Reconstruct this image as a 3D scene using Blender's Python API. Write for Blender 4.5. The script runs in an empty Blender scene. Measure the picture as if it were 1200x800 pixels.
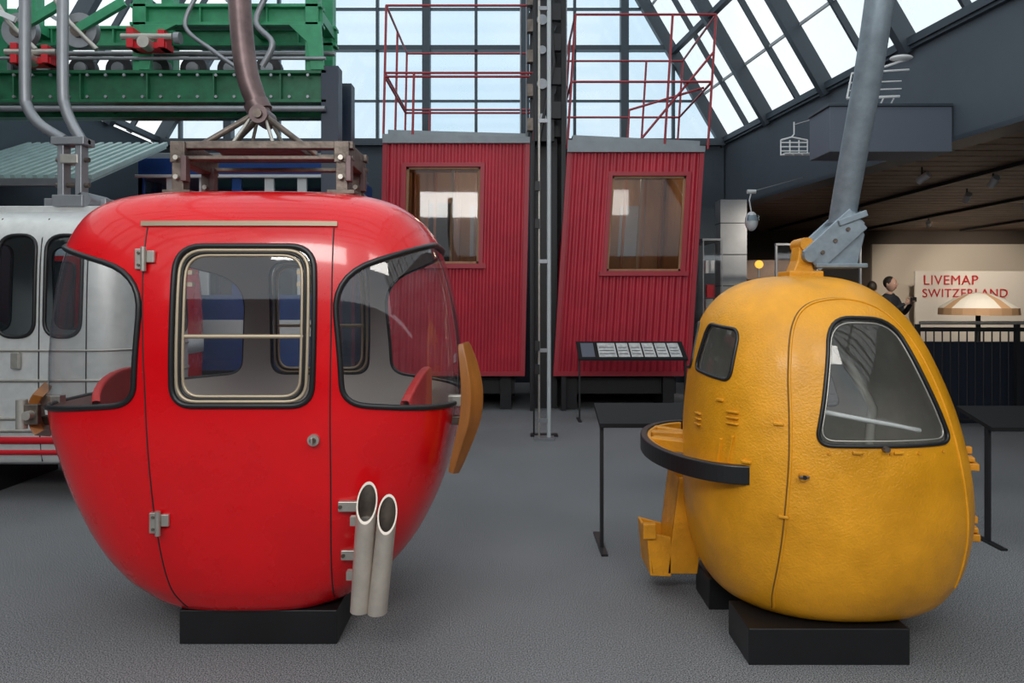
import bpy, math, random
import numpy as np
from mathutils import Vector, Matrix
from mathutils.geometry import delaunay_2d_cdt
random.seed(4)
scn = bpy.context.scene
COL = scn.collection
try:
    scn.view_settings.view_transform = 'Standard'
    scn.view_settings.look = 'None'
except Exception as e:
    print(e)

# ---------------------------------------------------------------- materials
def mat(name, col, rough=0.5, metal=0.0, var=0.0, vscale=6.0, bump=0.0, bscale=40.0, coat=0.0, emit=0.0, spec=0.5, stretch=None, rvar=0.0, bdist=.01, crough=.12, dents=0.0):
    m = bpy.data.materials.new(name); m.use_nodes = True
    nt = m.node_tree; p = nt.nodes['Principled BSDF']
    p.inputs['Base Color'].default_value = (*col, 1)
    p.inputs['Roughness'].default_value = rough
    p.inputs['Metallic'].default_value = metal
    p.inputs['Coat Weight'].default_value = coat
    p.inputs['Coat Roughness'].default_value = crough
    p.inputs['Specular IOR Level'].default_value = spec
    if emit:
        p.inputs['Emission Color'].default_value = (*col, 1)
        p.inputs['Emission Strength'].default_value = emit
    tc = nt.nodes.new('ShaderNodeTexCoord')
    mp = nt.nodes.new('ShaderNodeMapping'); nt.links.new(tc.outputs['Object'], mp.inputs['Vector'])
    if stretch: mp.inputs['Scale'].default_value = stretch
    if var > 0 or rvar > 0:
        n = nt.nodes.new('ShaderNodeTexNoise'); n.inputs['Scale'].default_value = vscale
        n.inputs['Detail'].default_value = 8; n.inputs['Roughness'].default_value = .6
        nt.links.new(mp.outputs['Vector'], n.inputs['Vector'])
        r = nt.nodes.new('ShaderNodeValToRGB')
        r.color_ramp.elements[0].position = 0.3; r.color_ramp.elements[1].position = 0.7
        r.color_ramp.elements[0].color = (*[c * (1 - var) for c in col], 1)
        r.color_ramp.elements[1].color = (*[min(1, c * (1 + var)) for c in col], 1)
        nt.links.new(n.outputs['Fac'], r.inputs['Fac'])
        nt.links.new(r.outputs['Color'], p.inputs['Base Color'])
        if rvar > 0:
            mr = nt.nodes.new('ShaderNodeMapRange'); mr.inputs['From Min'].default_value = .35; mr.inputs['From Max'].default_value = .65
            mr.inputs['To Min'].default_value = rough - rvar; mr.inputs['To Max'].default_value = rough + rvar
            nt.links.new(n.outputs['Fac'], mr.inputs['Value']); nt.links.new(mr.outputs[0], p.inputs['Roughness'])
    if bump > 0:
        n2 = nt.nodes.new('ShaderNodeTexNoise'); n2.inputs['Scale'].default_value = bscale
        n2.inputs['Detail'].default_value = 4
        nt.links.new(mp.outputs['Vector'], n2.inputs['Vector'])
        b = nt.nodes.new('ShaderNodeBump'); b.inputs['Strength'].default_value = bump
        b.inputs['Distance'].default_value = bdist
        nt.links.new(n2.outputs['Fac'], b.inputs['Height'])
        last = b
        if dents > 0:
            n3 = nt.nodes.new('ShaderNodeTexNoise'); n3.inputs['Scale'].default_value = 7; n3.inputs['Detail'].default_value = 2
            nt.links.new(mp.outputs['Vector'], n3.inputs['Vector'])
            b3 = nt.nodes.new('ShaderNodeBump'); b3.inputs['Strength'].default_value = dents; b3.inputs['Distance'].default_value = .03
            nt.links.new(n3.outputs['Fac'], b3.inputs['Height']); nt.links.new(b.outputs['Normal'], b3.inputs['Normal']); last = b3
        nt.links.new(last.outputs['Normal'], p.inputs['Normal'])
    return m

def glass(name, tint=(0.9, 0.93, 0.93), refl=1.0, haze=0.0, hazecol=(0.9, 0.95, 1.0), hscale=1.3):
    m = bpy.data.materials.new(name); m.use_nodes = True
    nt = m.node_tree; nt.nodes.clear()
    out = nt.nodes.new('ShaderNodeOutputMaterial')
    t = nt.nodes.new('ShaderNodeBsdfTransparent'); t.inputs['Color'].default_value = (*tint, 1)
    g = nt.nodes.new('ShaderNodeBsdfGlossy'); g.inputs['Roughness'].default_value = 0.03
    lw = nt.nodes.new('ShaderNodeLayerWeight'); lw.inputs['Blend'].default_value = .5
    pw = nt.nodes.new('ShaderNodeMath'); pw.operation = 'POWER'; pw.inputs[1].default_value = 4.5
    nt.links.new(lw.outputs['Facing'], pw.inputs[0])
    mul = nt.nodes.new('ShaderNodeMath'); mul.operation = 'MULTIPLY_ADD'; mul.inputs[1].default_value = .85 * min(refl, 1); mul.inputs[2].default_value = .06 * refl
    nt.links.new(pw.outputs[0], mul.inputs[0])
    mx = nt.nodes.new('ShaderNodeMixShader')
    nt.links.new(mul.outputs[0], mx.inputs['Fac'])
    nt.links.new(g.outputs[0], mx.inputs[2])
    if haze > 0:
        d = nt.nodes.new('ShaderNodeBsdfTranslucent'); d.inputs['Color'].default_value = (*hazecol, 1)
        tc = nt.nodes.new('ShaderNodeTexCoord')
        n = nt.nodes.new('ShaderNodeTexNoise'); n.inputs['Scale'].default_value = hscale; n.inputs['Detail'].default_value = 8
        nt.links.new(tc.outputs['Object'], n.inputs['Vector'])
        mr = nt.nodes.new('ShaderNodeMapRange'); mr.inputs['From Min'].default_value = .3; mr.inputs['From Max'].default_value = .7
        mr.inputs['To Min'].default_value = haze * .6; mr.inputs['To Max'].default_value = min(1, haze * 1.3)
        nt.links.new(n.outputs['Fac'], mr.inputs['Value'])
        m2 = nt.nodes.new('ShaderNodeMixShader')
        nt.links.new(mr.outputs[0], m2.inputs['Fac'])
        nt.links.new(t.outputs[0], m2.inputs[1]); nt.links.new(d.outputs[0], m2.inputs[2])
        nt.links.new(m2.outputs[0], mx.inputs[1])
    else:
        nt.links.new(t.outputs[0], mx.inputs[1])
    nt.links.new(mx.outputs[0], out.inputs['Surface'])
    return m

RED = mat('red_gloss_paint', (0.68, 0.002, 0.006), 0.28, 0, var=.08, vscale=2.5, coat=.5, rvar=.06, crough=.07, spec=.35)
RED2 = mat('red_interior', (0.6, 0.04, 0.04), 0.5)
YEL = mat('yellow_textured_paint', (0.74, 0.315, 0.008), 0.40, 0, var=.22, vscale=3.2, bump=.5, bscale=110, coat=.10, rvar=.12, bdist=.006, dents=.2)
YEL2 = mat('yellow_paint_parts', (0.68, 0.28, 0.010), 0.45, 0, var=.2, vscale=8, bump=.3, bscale=60)
INNER = mat('cabin_inner_lining', (0.42, 0.40, 0.38), 0.6)
INNERY = mat('cabin_inner_beige', (0.66, 0.63, 0.58), 0.7, var=.15)
RUB = mat('black_rubber', (0.012, 0.012, 0.013), 0.38)
ALU = mat('brushed_aluminium', (0.50, 0.47, 0.42), 0.4, 0.7, var=.12, vscale=20)
TRIM = mat('anodised_trim', (0.50, 0.40, 0.28), 0.42, 0.45)
ALUP = mat('pale_ski_tube', (0.50, 0.44, 0.38), 0.42, 0.4, var=.12, vscale=15)
STEEL = mat('rusty_steel', (0.15, 0.12, 0.10), 0.45, 0.6, var=.4, vscale=14, bump=.2)
ARM = mat('weathered_hanger_arm', (0.13, 0.085, 0.085), 0.38, 0.4, var=.35, vscale=9)
GALV = mat('galvanised_blue_grey', (0.24, 0.29, 0.33), 0.42, 0.4, var=.22, vscale=12, bump=.1)
GREYM = mat('grey_rod', (0.30, 0.31, 0.33), 0.4, 0.55, var=.1)
BLK = mat('black_powdercoat', (0.013, 0.013, 0.015), 0.5)
BLKM = mat('black_matt_top', (0.011, 0.011, 0.012), 0.7, spec=.25)
BLKP = mat('black_plinth_wood', (0.010, 0.010, 0.011), 0.4, var=.3, vscale=3)
WOOD = mat('varnished_wood', (0.31, 0.11, 0.022), 0.35, 0, var=.45, vscale=7, stretch=(1, 1, .18), coat=.2)
WOODL = mat('cabin_pine', (0.34, 0.18, 0.08), 0.5, 0, var=.25, vscale=8, stretch=(1, 1, .15))
HUT = mat('crimson_corrugated', (0.48, 0.022, 0.044), 0.42, 0.05, var=.15, vscale=2.2)
HUTF = mat('crimson_frame', (0.40, 0.022, 0.038), 0.45)
ROOFG = mat('grey_roof_sheet', (0.26, 0.29, 0.31), 0.5, .1, var=.1)
RAILR = mat('red_tube_rail', (0.34, 0.03, 0.04), 0.4)
GRN = mat('green_machine_paint', (0.008, 0.12, 0.05), 0.4, 0, var=.3, vscale=8)
GRN2 = mat('green_machine_light', (0.035, 0.28, 0.13), 0.4, 0, var=.2, vscale=8)
REDP = mat('signal_red', (0.6, 0.01, 0.02), 0.4)
NAVY = mat('navy_post', (0.012, 0.022, 0.045), 0.4)
BLUE = mat('cable_car_blue', (0.015, 0.06, 0.24), 0.35, 0, var=.1)
WHT = mat('white_paint', (0.75, 0.76, 0.76), 0.5)
SILV = mat('silver_cabin_panel', (0.70, 0.70, 0.68), 0.38, 0.35, var=.08, vscale=12)
WALLD = mat('dark_slate_wall', (0.050, 0.068, 0.086), 0.7, var=.08, vscale=1.2)
WALLB = mat('blue_grey_fascia', (0.072, 0.090, 0.110), 0.65, var=.1, vscale=.8)
MULL = mat('glazing_mullion', (0.050, 0.066, 0.082), 0.45, .2)
MULLL = mat('glazing_bar_pale', (0.5, 0.54, 0.55), 0.45, .1)
SLAT = mat('ceiling_wood_slat', (0.18, 0.112, 0.078), 0.55, var=.25, vscale=3)
CREAM = mat('cream_wall', (0.62, 0.54, 0.44), 0.8)
SHELF = mat('slate_shelf', (0.11, 0.13, 0.165), 0.55)
TEAL = mat('pale_teal_sheet', (0.36, 0.48, 0.47), 0.5, var=.1)
PRINT = mat('printed_panel', (0.55, 0.56, 0.55), 0.5, var=.3, vscale=18)
TXTR = mat('sign_red', (0.5, 0.02, 0.02), 0.5)
SKIN = mat('skin', (0.5, 0.3, 0.22), 0.6); HAIR = mat('dark_hair', (0.02, 0.014, 0.01), 0.6)
CLOTH1 = mat('dark_jacket', (0.02, 0.022, 0.03), 0.8); CLOTH2 = mat('jeans', (0.03, 0.045, 0.08), 0.8)
GL = glass('acrylic_window', (0.95, 0.955, 0.955), 1.25, haze=.05, hscale=6)
GLH = glass('hut_window_glass', (0.80, 0.80, 0.80), .45)
GLY = glass('old_plexiglass', (0.90, 0.91, 0.89), 1.0, haze=.18, hscale=5)
GLD = glass('cabin_glass_tinted', (0.66, 0.74, 0.78), 1.3)
GLR = glass('back_glazing_glass', (0.60, 0.69, 0.74), .6, haze=.30, hazecol=(.66, .78, .86))
GLS = glass('skylight_glass', (.84, .84, .81), .5, haze=.35, hazecol=(.95, .94, .89))

def carpet():
    m = bpy.data.materials.new('grey_carpet'); m.use_nodes = True
    nt = m.node_tree; p = nt.nodes['Principled BSDF']; p.inputs['Roughness'].default_value = .95
    p.inputs['Specular IOR Level'].default_value = .1
    tc = nt.nodes.new('ShaderNodeTexCoord')
    n = nt.nodes.new('ShaderNodeTexNoise'); n.inputs['Scale'].default_value = 175; n.inputs['Detail'].default_value = 3
    n.inputs['Roughness'].default_value = .85
    nt.links.new(tc.outputs['Object'], n.inputs['Vector'])
    r = nt.nodes.new('ShaderNodeValToRGB')
    e = r.color_ramp.elements
    e[0].position = .41; e[0].color = (.030, .031, .034, 1)
    e[1].position = .60; e[1].color = (.38, .382, .390, 1)
    nt.links.new(n.outputs['Fac'], r.inputs['Fac'])
    n2 = nt.nodes.new('ShaderNodeTexNoise'); n2.inputs['Scale'].default_value = 1.1; n2.inputs['Detail'].default_value = 3
    nt.links.new(tc.outputs['Object'], n2.inputs['Vector'])
    mr = nt.nodes.new('ShaderNodeMapRange'); mr.inputs['To Min'].default_value = .72; mr.inputs['To Max'].default_value = 1.05
    nt.links.new(n2.outputs['Fac'], mr.inputs['Value'])
    mx = nt.nodes.new('ShaderNodeVectorMath'); mx.operation = 'SCALE'
    nt.links.new(r.outputs['Color'], mx.inputs[0]); nt.links.new(mr.outputs[0], mx.inputs['Scale'])
    nt.links.new(mx.outputs[0], p.inputs['Base Color'])
    return m
CARPET = carpet()

# ---------------------------------------------------------------- builder
def empty(name, loc=(0, 0, 0)):
    o = bpy.data.objects.new(name, None); o.location = loc; o.empty_display_size = .2
    COL.objects.link(o); return o
def attach(o, parent):
    if parent:
        o.parent = parent
        o.matrix_parent_inverse = Matrix.Translation(parent.location).inverted()

class B:
    def __init__(s, name):
        s.name = name; s.v = []; s.f = []; s.mi = []; s.sm = []; s.mats = []; s.M = None
    def add(s, vs, fs, m, smooth=False):
        if m not in s.mats: s.mats.append(m)
        k = s.mats.index(m); o = len(s.v)
        for v in vs:
            v = Vector(v)
            if s.M is not None: v = s.M @ v
            s.v.append(v)
        for f in fs:
            s.f.append([i + o for i in f]); s.mi.append(k); s.sm.append(smooth)
    def box(s, x0, x1, y0, y1, z0, z1, m):
        vs = [(x0, y0, z0), (x1, y0, z0), (x1, y1, z0), (x0, y1, z0), (x0, y0, z1), (x1, y0, z1), (x1, y1, z1), (x0, y1, z1)]
        s.add(vs, [(0, 3, 2, 1), (4, 5, 6, 7), (0, 1, 5, 4), (1, 2, 6, 5), (2, 3, 7, 6), (3, 0, 4, 7)], m)
    def cbox(s, c, sz, m, R=None):
        c = Vector(c); vs = []
        for dz in (-.5, .5):
            for dx, dy in ((-.5, -.5), (.5, -.5), (.5, .5), (-.5, .5)):
                d = Vector((dx * sz[0], dy * sz[1], dz * sz[2]))
                if R is not None: d = R @ d
                vs.append(c + d)
        s.add(vs, [(0, 3, 2, 1), (4, 5, 6, 7), (0, 1, 5, 4), (1, 2, 6, 5), (2, 3, 7, 6), (3, 0, 4, 7)], m)
    def sweep(s, pts, sec, m, closed=False, smooth=True, up=None, scales=None, caps=True):
        P = [Vector(p) for p in pts]; n = len(P); vs = []; fs = []; N = None
        for i in range(n):
            if closed: t = P[(i + 1) % n] - P[i - 1]
            else: t = P[min(i + 1, n - 1)] - P[max(i - 1, 0)]
            if t.length < 1e-9: t = Vector((0, 0, 1))
            t.normalize()
            if up is not None: r = Vector(up)
            elif N is None: r = Vector((0, 0, 1)) if abs(t.z) < .9 else Vector((1, 0, 0))
            else: r = N
            N = r - t * r.dot(t)
            if N.length < 1e-6: N = t.orthogonal()
            N.normalize(); Bn = t.cross(N)
            k = scales[i] if scales else 1.0
            for a, b in sec: vs.append(P[i] + N * a * k + Bn * b * k)
        q = len(sec)
        for i in range(n if closed else n - 1):
            j = (i + 1) % n
            for k in range(q):
                l = (k + 1) % q
                fs.append((i * q + k, i * q + l, j * q + l, j * q + k))
        s.add(vs, fs, m, smooth)
        if not closed and caps:
            s.add([vs[k] for k in range(q)], [tuple(range(q))[::-1]], m)
            s.add([vs[(n - 1) * q + k] for k in range(q)], [tuple(range(q))], m)
    def tube(s, pts, r, m, seg=10, closed=False, scales=None):
        s.sweep(pts, [(r * math.cos(2 * math.pi * k / seg), r * math.sin(2 * math.pi * k / seg)) for k in range(seg)], m, closed, True, None, scales)
    def bar(s, p0, p1, w, h, m, up=(0, 0, 1)):
        s.sweep([p0, p1], [(-h / 2, -w / 2), (-h / 2, w / 2), (h / 2, w / 2), (h / 2, -w / 2)], m, False, False, up)
    def cyl(s, c, axis, r, L, m, seg=24):
        a = Vector(axis).normalized(); c = Vector(c)
        s.tube([c - a * L / 2, c + a * L / 2], r, m, seg)
    def prism(s, poly, axis, a, b, m):
        n = len(poly)
        def mk(p, t): return (t, p[0], p[1]) if axis == 'x' else ((p[0], t, p[1]) if axis == 'y' else (p[0], p[1], t))
        vs = [mk(p, a) for p in poly] + [mk(p, b) for p in poly]
        fs = [tuple(range(n)), tuple(range(2 * n - 1, n - 1, -1))] + [(i, i + n, (i + 1) % n + n, (i + 1) % n) for i in range(n)]
        s.add(vs, fs, m)
    def ell(s, c, r, m, nu=16, nv=10, fn=None):
        vs = []; fs = []
        for j in range(nv + 1):
            ph = -math.pi / 2 + math.pi * j / nv
            for i in range(nu):
                th = 2 * math.pi * i / nu
                p = Vector((math.cos(ph) * math.cos(th), math.cos(ph) * math.sin(th), math.sin(ph)))
                if fn: p = fn(p)
                vs.append((c[0] + r[0] * p.x, c[1] + r[1] * p.y, c[2] + r[2] * p.z))
        for j in range(nv):
            for i in range(nu):
                k = (i + 1) % nu
                fs.append((j * nu + i, j * nu + k, (j + 1) * nu + k, (j + 1) * nu + i))
        s.add(vs, fs, m, True)
    def build(s, parent=None, bevel=0.0, name=None):
        me = bpy.data.meshes.new(s.name)
        me.from_pydata([tuple(v) for v in s.v], [], s.f)
        for m in s.mats: me.materials.append(m)
        me.polygons.foreach_set('material_index', s.mi)
        me.polygons.foreach_set('use_smooth', s.sm)
        me.update()
        o = bpy.data.objects.new(s.name, me); COL.objects.link(o)
        if bevel > 0:
            md = o.modifiers.new('bevel', 'BEVEL'); md.width = bevel; md.segments = 2; md.limit_method = 'ANGLE'
            md.angle_limit = math.radians(50)
        attach(o, parent)
        return o

def cr(pts, k=8, closed=False):
    P = [np.array(p, float) for p in pts]; n = len(P); out = []
    rng = range(n) if closed else range(n - 1)
    for i in rng:
        if closed: p0, p1, p2, p3 = P[i - 1], P[i], P[(i + 1) % n], P[(i + 2) % n]
        else: p0, p1, p2, p3 = P[max(i - 1, 0)], P[i], P[i + 1], P[min(i + 2, n - 1)]
        for j in range(k):
            t = j / k
            out.append(.5 * ((2 * p1) + (-p0 + p2) * t + (2 * p0 - 5 * p1 + 4 * p2 - p3) * t * t + (-p0 + 3 * p1 - 3 * p2 + p3) * t ** 3))
    if not closed: out.append(P[-1])
    return [tuple(p) for p in out]

def rpoly(cs, seg=7):
    n = len(cs); out = []
    for i in range(n):
        p = np.array(cs[i][:2]); a = np.array(cs[i - 1][:2]); b = np.array(cs[(i + 1) % n][:2]); r = cs[i][2]
        da = (a - p) / np.linalg.norm(a - p); db = (b - p) / np.linalg.norm(b - p)
        la = min(r, np.linalg.norm(a - p) * .48); lb = min(r, np.linalg.norm(b - p) * .48)
        A = p + da * la; C = p + db * lb
        for j in range(seg + 1):
            t = j / seg
            out.append(tuple((1 - t) ** 2 * A + 2 * t * (1 - t) * p + t * t * C))
    return out

def dens(poly, d=.014):
    out = []; n = len(poly)
    for i in range(n):
        a = np.array(poly[i]); b = np.array(poly[(i + 1) % n]); L = np.linalg.norm(b - a)
        if L < 1e-6: continue
        k = max(1, int(math.ceil(L / d)))
        for j in range(k): out.append(tuple(a + (b - a) * j / k))
    return out

class Shell:
    K = .72
    def __init__(s, prof):   # prof rows: z,a,b,cx,cy,n
        P = np.array(cr(prof, 10)); P[:, 0] = np.maximum.accumulate(P[:, 0] + np.arange(len(P)) * 1e-7)
        P[:, 1] = np.maximum(P[:, 1], 1e-3); P[:, 2] = np.maximum(P[:, 2], 1e-3)
        d = np.sqrt(np.diff(P[:, 0]) ** 2 + np.diff(P[:, 1]) ** 2)
        s.P = P; s.v = np.concatenate([[0], np.cumsum(d)]); s.L = s.v[-1]
    def par(s, v): return [np.interp(v, s.v, s.P[:, i]) for i in range(6)]
    def vz(s, z): return np.interp(z, s.P[:, 0], s.v)
    def S(s, th, v, off=0):
        z, a, b, cx, cy, n = s.par(v)
        c = np.cos(th); q = np.sin(th)
        r = (np.abs(c / a) ** n + np.abs(q / b) ** n) ** (-1 / n)
        return np.stack([cx + r * c, cy + r * q, z + 0 * r], -1)
    def N(s, th, v):
        e = 2e-3
        v0 = np.clip(v - 4e-3, 0, s.L); v1 = np.clip(v + 4e-3, 0, s.L)
        du = s.S(th + e, v) - s.S(th - e, v); dv = s.S(th, v1) - s.S(th, v0)
        n = np.cross(du, dv); l = np.linalg.norm(n, axis=-1, keepdims=True)
        return n / np.maximum(l, 1e-12)
    def pt(s, th, z, off=0.0):
        v = s.vz(z); p = s.S(np.array(th), np.array(v)); 
        if off: p = p + off * s.N(np.array(th), np.array(v))
        return tuple(p)
    def ft(s, x, z, back=False):
        _, a, b, cx, cy, n = s.par(s.vz(z)); x = x - cx
        x = max(-a * .999, min(a * .999, x))
        y = -b * (1 - abs(x / a) ** n) ** (1 / n)
        return math.atan2(-y if back else y, x)
    def path(s, pts, off=0.0): return [s.pt(t, z, off) for t, z in pts]
    def mesh(s, parent, holes, seam, mo, mi, mg, NU=150, thick=.018):
        K = s.K
        H = []
        for h in holes:
            hh = []
            for t, z in h:
                t = (t - seam) % (2 * math.pi)
                hh.append((t * K, float(s.vz(z))))
            H.append(dens(hh))
        W = 2 * math.pi * K; NV = max(20, int(s.L / .028))
        U, V = np.meshgrid(np.linspace(0, W, NU + 1), np.linspace(0, s.L, NV + 1)); G = np.stack([U.ravel(), V.ravel()], -1)
        if H:
            A = np.array([p for h in H for p in h])
            keep = np.array([((A - g) ** 2).sum(1).min() > .011 ** 2 for g in G]); G = G[keep]
        pts = [Vector(p) for p in G]; edges = []
        for h in H:
            o = len(pts); pts += [Vector(p) for p in h]; n = len(h)
            edges += [(o + i, o + (i + 1) % n) for i in range(n)]
        r = delaunay_2d_cdt(pts, edges, [], 0, 1e-6, False)
        V2 = np.array([(p.x, p.y) for p in r[0]]); F = [f for f in r[2]]
        def inside(x, y, poly):
            c = False; j = len(poly) - 1
            for i in range(len(poly)):
                xi, yi = poly[i]; xj, yj = poly[j]
                if (yi > y) != (yj > y) and x < (xj - xi) * (y - yi) / (yj - yi) + xi: c = not c
                j = i
            return c
        bb = [(min(p[0] for p in h), max(p[0] for p in h), min(p[1] for p in h), max(p[1] for p in h)) for h in H]
        out = []; gl = []
        for f in F:
            if len(f) < 3: continue
            cx = V2[list(f)].mean(0)
            a2 = V2[f[1]] - V2[f[0]]; b2 = V2[f[2]] - V2[f[0]]
            if a2[0] * b2[1] - a2[1] * b2[0] < 0: f = f[::-1]
            g = False
            for h, b in zip(H, bb):
                if b[0] < cx[0] < b[1] and b[2] < cx[1] < b[3] and inside(cx[0], cx[1], h): g = True; break
            (gl if g else out).append(f)
        th = V2[:, 0] / K + seam; v = V2[:, 1]
        pos = s.S(th, v); nor = s.N(th, v)
        nor[v < 2e-3] = (0, 0, -1); nor[v > s.L - 2e-3] = (0, 0, 1)
        def mk(name, pos, nor, faces, mats):
            used = sorted({i for f in faces for i in f}); mp = {u: k for k, u in enumerate(used)}
            me = bpy.data.meshes.new(name)
            me.from_pydata([tuple(pos[u]) for u in used], [], [[mp[i] for i in f] for f in faces])
            for m in mats: me.materials.append(m)
            me.polygons.foreach_set('use_smooth', [True] * len(faces))
            me.update()
            me.normals_split_custom_set_from_vertices([tuple(nor[u]) for u in used])
            o = bpy.data.objects.new(name, me); COL.objects.link(o); attach(o, parent); return o
        mk('body_shell', pos, nor, out, [mo])
        mk('inner_lining', pos - nor * thick, -nor, [f[::-1] for f in out], [mi])
        if gl: mk('window_panes', pos - nor * .006, nor, gl, [mg])

def scale_poly(poly, k):
    a = np.array(poly); mn = a.min(0); mx = a.max(0); c = (mn + mx) / 2; h = (mx - mn) / 2
    return [tuple(c + (p - c) * (h - k) / h) for p in a]

# ================================================================= ROOM
HW = 4.25
def wx(y): return 5.43 - .1235 * y
b = B('floor'); b.box(-12, 16, -6, 20, -.12, 0, CARPET); b.build()
b = B('wall_back'); b.box(-6.6, 3.80, 13, 13.25, 0, HW, WALLD); b.build()
b = B('wall_left'); b.box(-6.6, -6.35, -6, 13, 0, HW, WALLD); b.build()
b = B('wall_front'); b.box(-6.6, 16, -6.2, -6, 0, 3.0, WALLD); b.build()
b = B('wall_right')
P = [(wx(-6), -6), (wx(13.25), 13.25), (wx(13.25) + .3, 13.25), (wx(-6) + .3, -6)]
b.prism(P[::-1], 'z', 3.15, HW, WALLB); b.build()
b = B('trim_1')
b.prism([(wx(-6) - .03, -6), (wx(13) - .03, 13), (wx(13) + .32, 13), (wx(-6) + .32, -6)][::-1], 'z', 3.10, 3.15, MULL)
b.prism([(wx(-6) - .06, -6), (wx(13) - .06, 13), (wx(13) + .3, 13), (wx(-6) + .3, -6)][::-1], 'z', HW, HW + .09, MULL); b.build()
b = B('wall_far'); b.box(3.8, 16, 18, 18.2, 0, 3.6, mat('far_wall_dark', (.09, .07, .055), .8))
b.box(8.9, 16, 17.93, 18, 0, 2.85, CREAM); b.build()
b = B('wall_far_side'); b.box(16, 16.2, -6, 18, 0, 3.6, WALLD); b.build()
b = B('wall_far_left'); b.box(3.82, 3.98, 13.26, 18, 0, 3.6, WALLD); b.build()
b = B('ceiling')
b.prism([(wx(-6) + .3, -6), (wx(13.25) + .3, 13.25), (4.13, 18), (16, 18), (16, -6)][::-1], 'z', 3.27, 3.6, BLK)
y = -5.9
while y < 17.9:
    x0 = wx(min(y, 13.2)) + .36
    b.box(x0, 15.95, y, y + .29, 3.19, 3.275, SLAT); y += .33
for x in (6.2, 8.4, 10.8):
    b.box(x, x + .05, -5.5, 17.5, 3.13, 3.18, BLK)
b.build()

def glass_hip_x(z, right=True): return (3.82 - .578 * (z - HW)) if right else (-6.35 + .578 * (z - HW))
ZT = 8.0
b = B('window_1')
b.add([(glass_hip_x(HW, False), 13.1, HW), (glass_hip_x(HW), 13.1, HW), (glass_hip_x(ZT), 13.1, ZT), (glass_hip_x(ZT, False), 13.1, ZT)], [(0, 1, 2, 3)], GLR)
x = -3.3 - 1.77 * 2; i = 0
while x < 3.8:
    zt = ZT
    if x > glass_hip_x(ZT): zt = HW + (3.82 - x) / .578
    if x < glass_hip_x(ZT, False): zt = HW + (x + 6.35) / .578
    if zt > HW + .1:
        if i % 2 == 0: b.box(x - .07, x + .07, 12.9, 13.08, HW, zt, MULL)
        else: b.box(x - .025, x + .025, 12.98, 13.08, HW, zt, MULL)
    x += .885; i += 1
for z, h, w in ((HW + .04, .12, .2), (5.05, .03, .08), (5.98, .08, .16), (6.7, .03, .08), (ZT, .15, .2)):
    b.box(glass_hip_x(z, False), glass_hip_x(z), 13.08 - w, 13.08, z - h / 2, z + h / 2, MULL)
b.build()
def slope(name, right):
    b = B(name)
    def Pt(y, z):
        if right: return Vector((wx(y) - .578 * (z - HW), y, z))
        return Vector((-6.35 + .578 * (z - HW), y, z))
    off = Vector((.12 if right else -.12, 0, .07))
    b.add([Pt(13, HW) + off, Pt(-6, HW) + off, Pt(-6, ZT) + off, Pt(13, ZT) + off], [(0, 1, 2, 3)], GLS)
    y = 12.97; i = 0
    while y > -6:
        if i % 2 == 0: b.bar(Pt(y, HW), Pt(y, ZT), .12, .20, MULL, up=(1, 0, .578) if right else (-1, 0, .578))
        else: b.bar(Pt(y, HW) + off * .6, Pt(y, ZT) + off * .6, .045, .08, MULL, up=(1, 0, .578) if right else (-1, 0, .578))
        y -= .82; i += 1
    for z in (HW + .08, 5.9, ZT):
        b.bar(Pt(13, z), Pt(-6, z), .09, .09, MULL)
    for z in (5.1, 6.7, 7.4):
        b.bar(Pt(13, z) + off * .7, Pt(-6, z) + off * .7, .03, .04, MULLL)
    b.build()
slope('window_2', True); slope('window_3', False)
b = B('trim_2')
for y in np.arange(-6, 13.1, 1.64):
    b.bar((glass_hip_x(ZT, False), y, ZT), (wx(y) - .578 * (ZT - HW), y, ZT), .12, .2, MULL)
b.build()

# ================================================================= RED GONDOLA
CX, CY = -1.17, 3.6
prof = [(.140, 0, 0, 0, 3.3), (.141, .2, .25, 0, 3.3), (.147, .40, .44, 0, 3.3), (.168, .475, .48, 0, 3.3), (.22, .555, .51, 0, 3.3), (.28, .625, .537, 0, 3.3), (.41, .73, .57, 0, 3.3), (.6, .825, .597, 0, 3.4), (.78, .882, .612, -.005, 3.5), (.95, .918, .62, -.01, 3.6), (1.118, .93, .62, -.012, 3.6),
        (1.29, .925, .617, -.014, 3.6), (1.54, .892, .600, -.018, 3.7), (1.70, .85, .576, -.022, 3.8), (1.80, .808, .550, -.026, 3.8), (1.88, .750, .512, -.03, 3.8), (1.94, .665, .450, -.034, 3.7), (1.978, .54, .36, -.034, 3.5), (1.995, .37, .24, -.03, 3.2), (2.003, .15, .09, -.03, 3), (2.004, 0, 0, -.03, 3)]
prof = [(z, a, bb_, CX + dx, CY, n) for z, a, bb_, dx, n in prof]
sh = Shell(prof)
G = empty('red_gondola_cabin', (CX, CY, 0))
def onface(poly, back=False): return [(sh.ft(x, z, back), z) for x, z in poly]
dw = rpoly([(-1.40, 1.06, .09), (-.822, 1.06, .09), (-.822, 1.72, .11), (-1.40, 1.72, .11)])
K = Shell.K
def wrap(sgn, xin):
    t0 = sh.ft(xin, 1.3)
    ui = (abs(t0) if sgn > 0 else math.pi - abs(t0)) * K
    c = [(-ui, 1.065, .08), (-.3, 1.02, .2), (.3, 1.02, .2), (ui, 1.065, .08), (ui + .02, 1.60, .17), (.28, 1.755, .22), (-.28, 1.755, .22), (-ui - .02, 1.60, .17)]
    p = rpoly(c)
    return [((u / K) if sgn > 0 else (math.pi - u / K), z) for u, z in p]
HR, HL = wrap(1, -.705), wrap(-1, -1.56)
HF, HB = onface(dw), onface(dw, True)
seam = sh.ft(-.765, 1.3)
sh.mesh(G, [HF, HB, HR, HL], seam, RED, INNER, GL)
b = B('window_seals')
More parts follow.
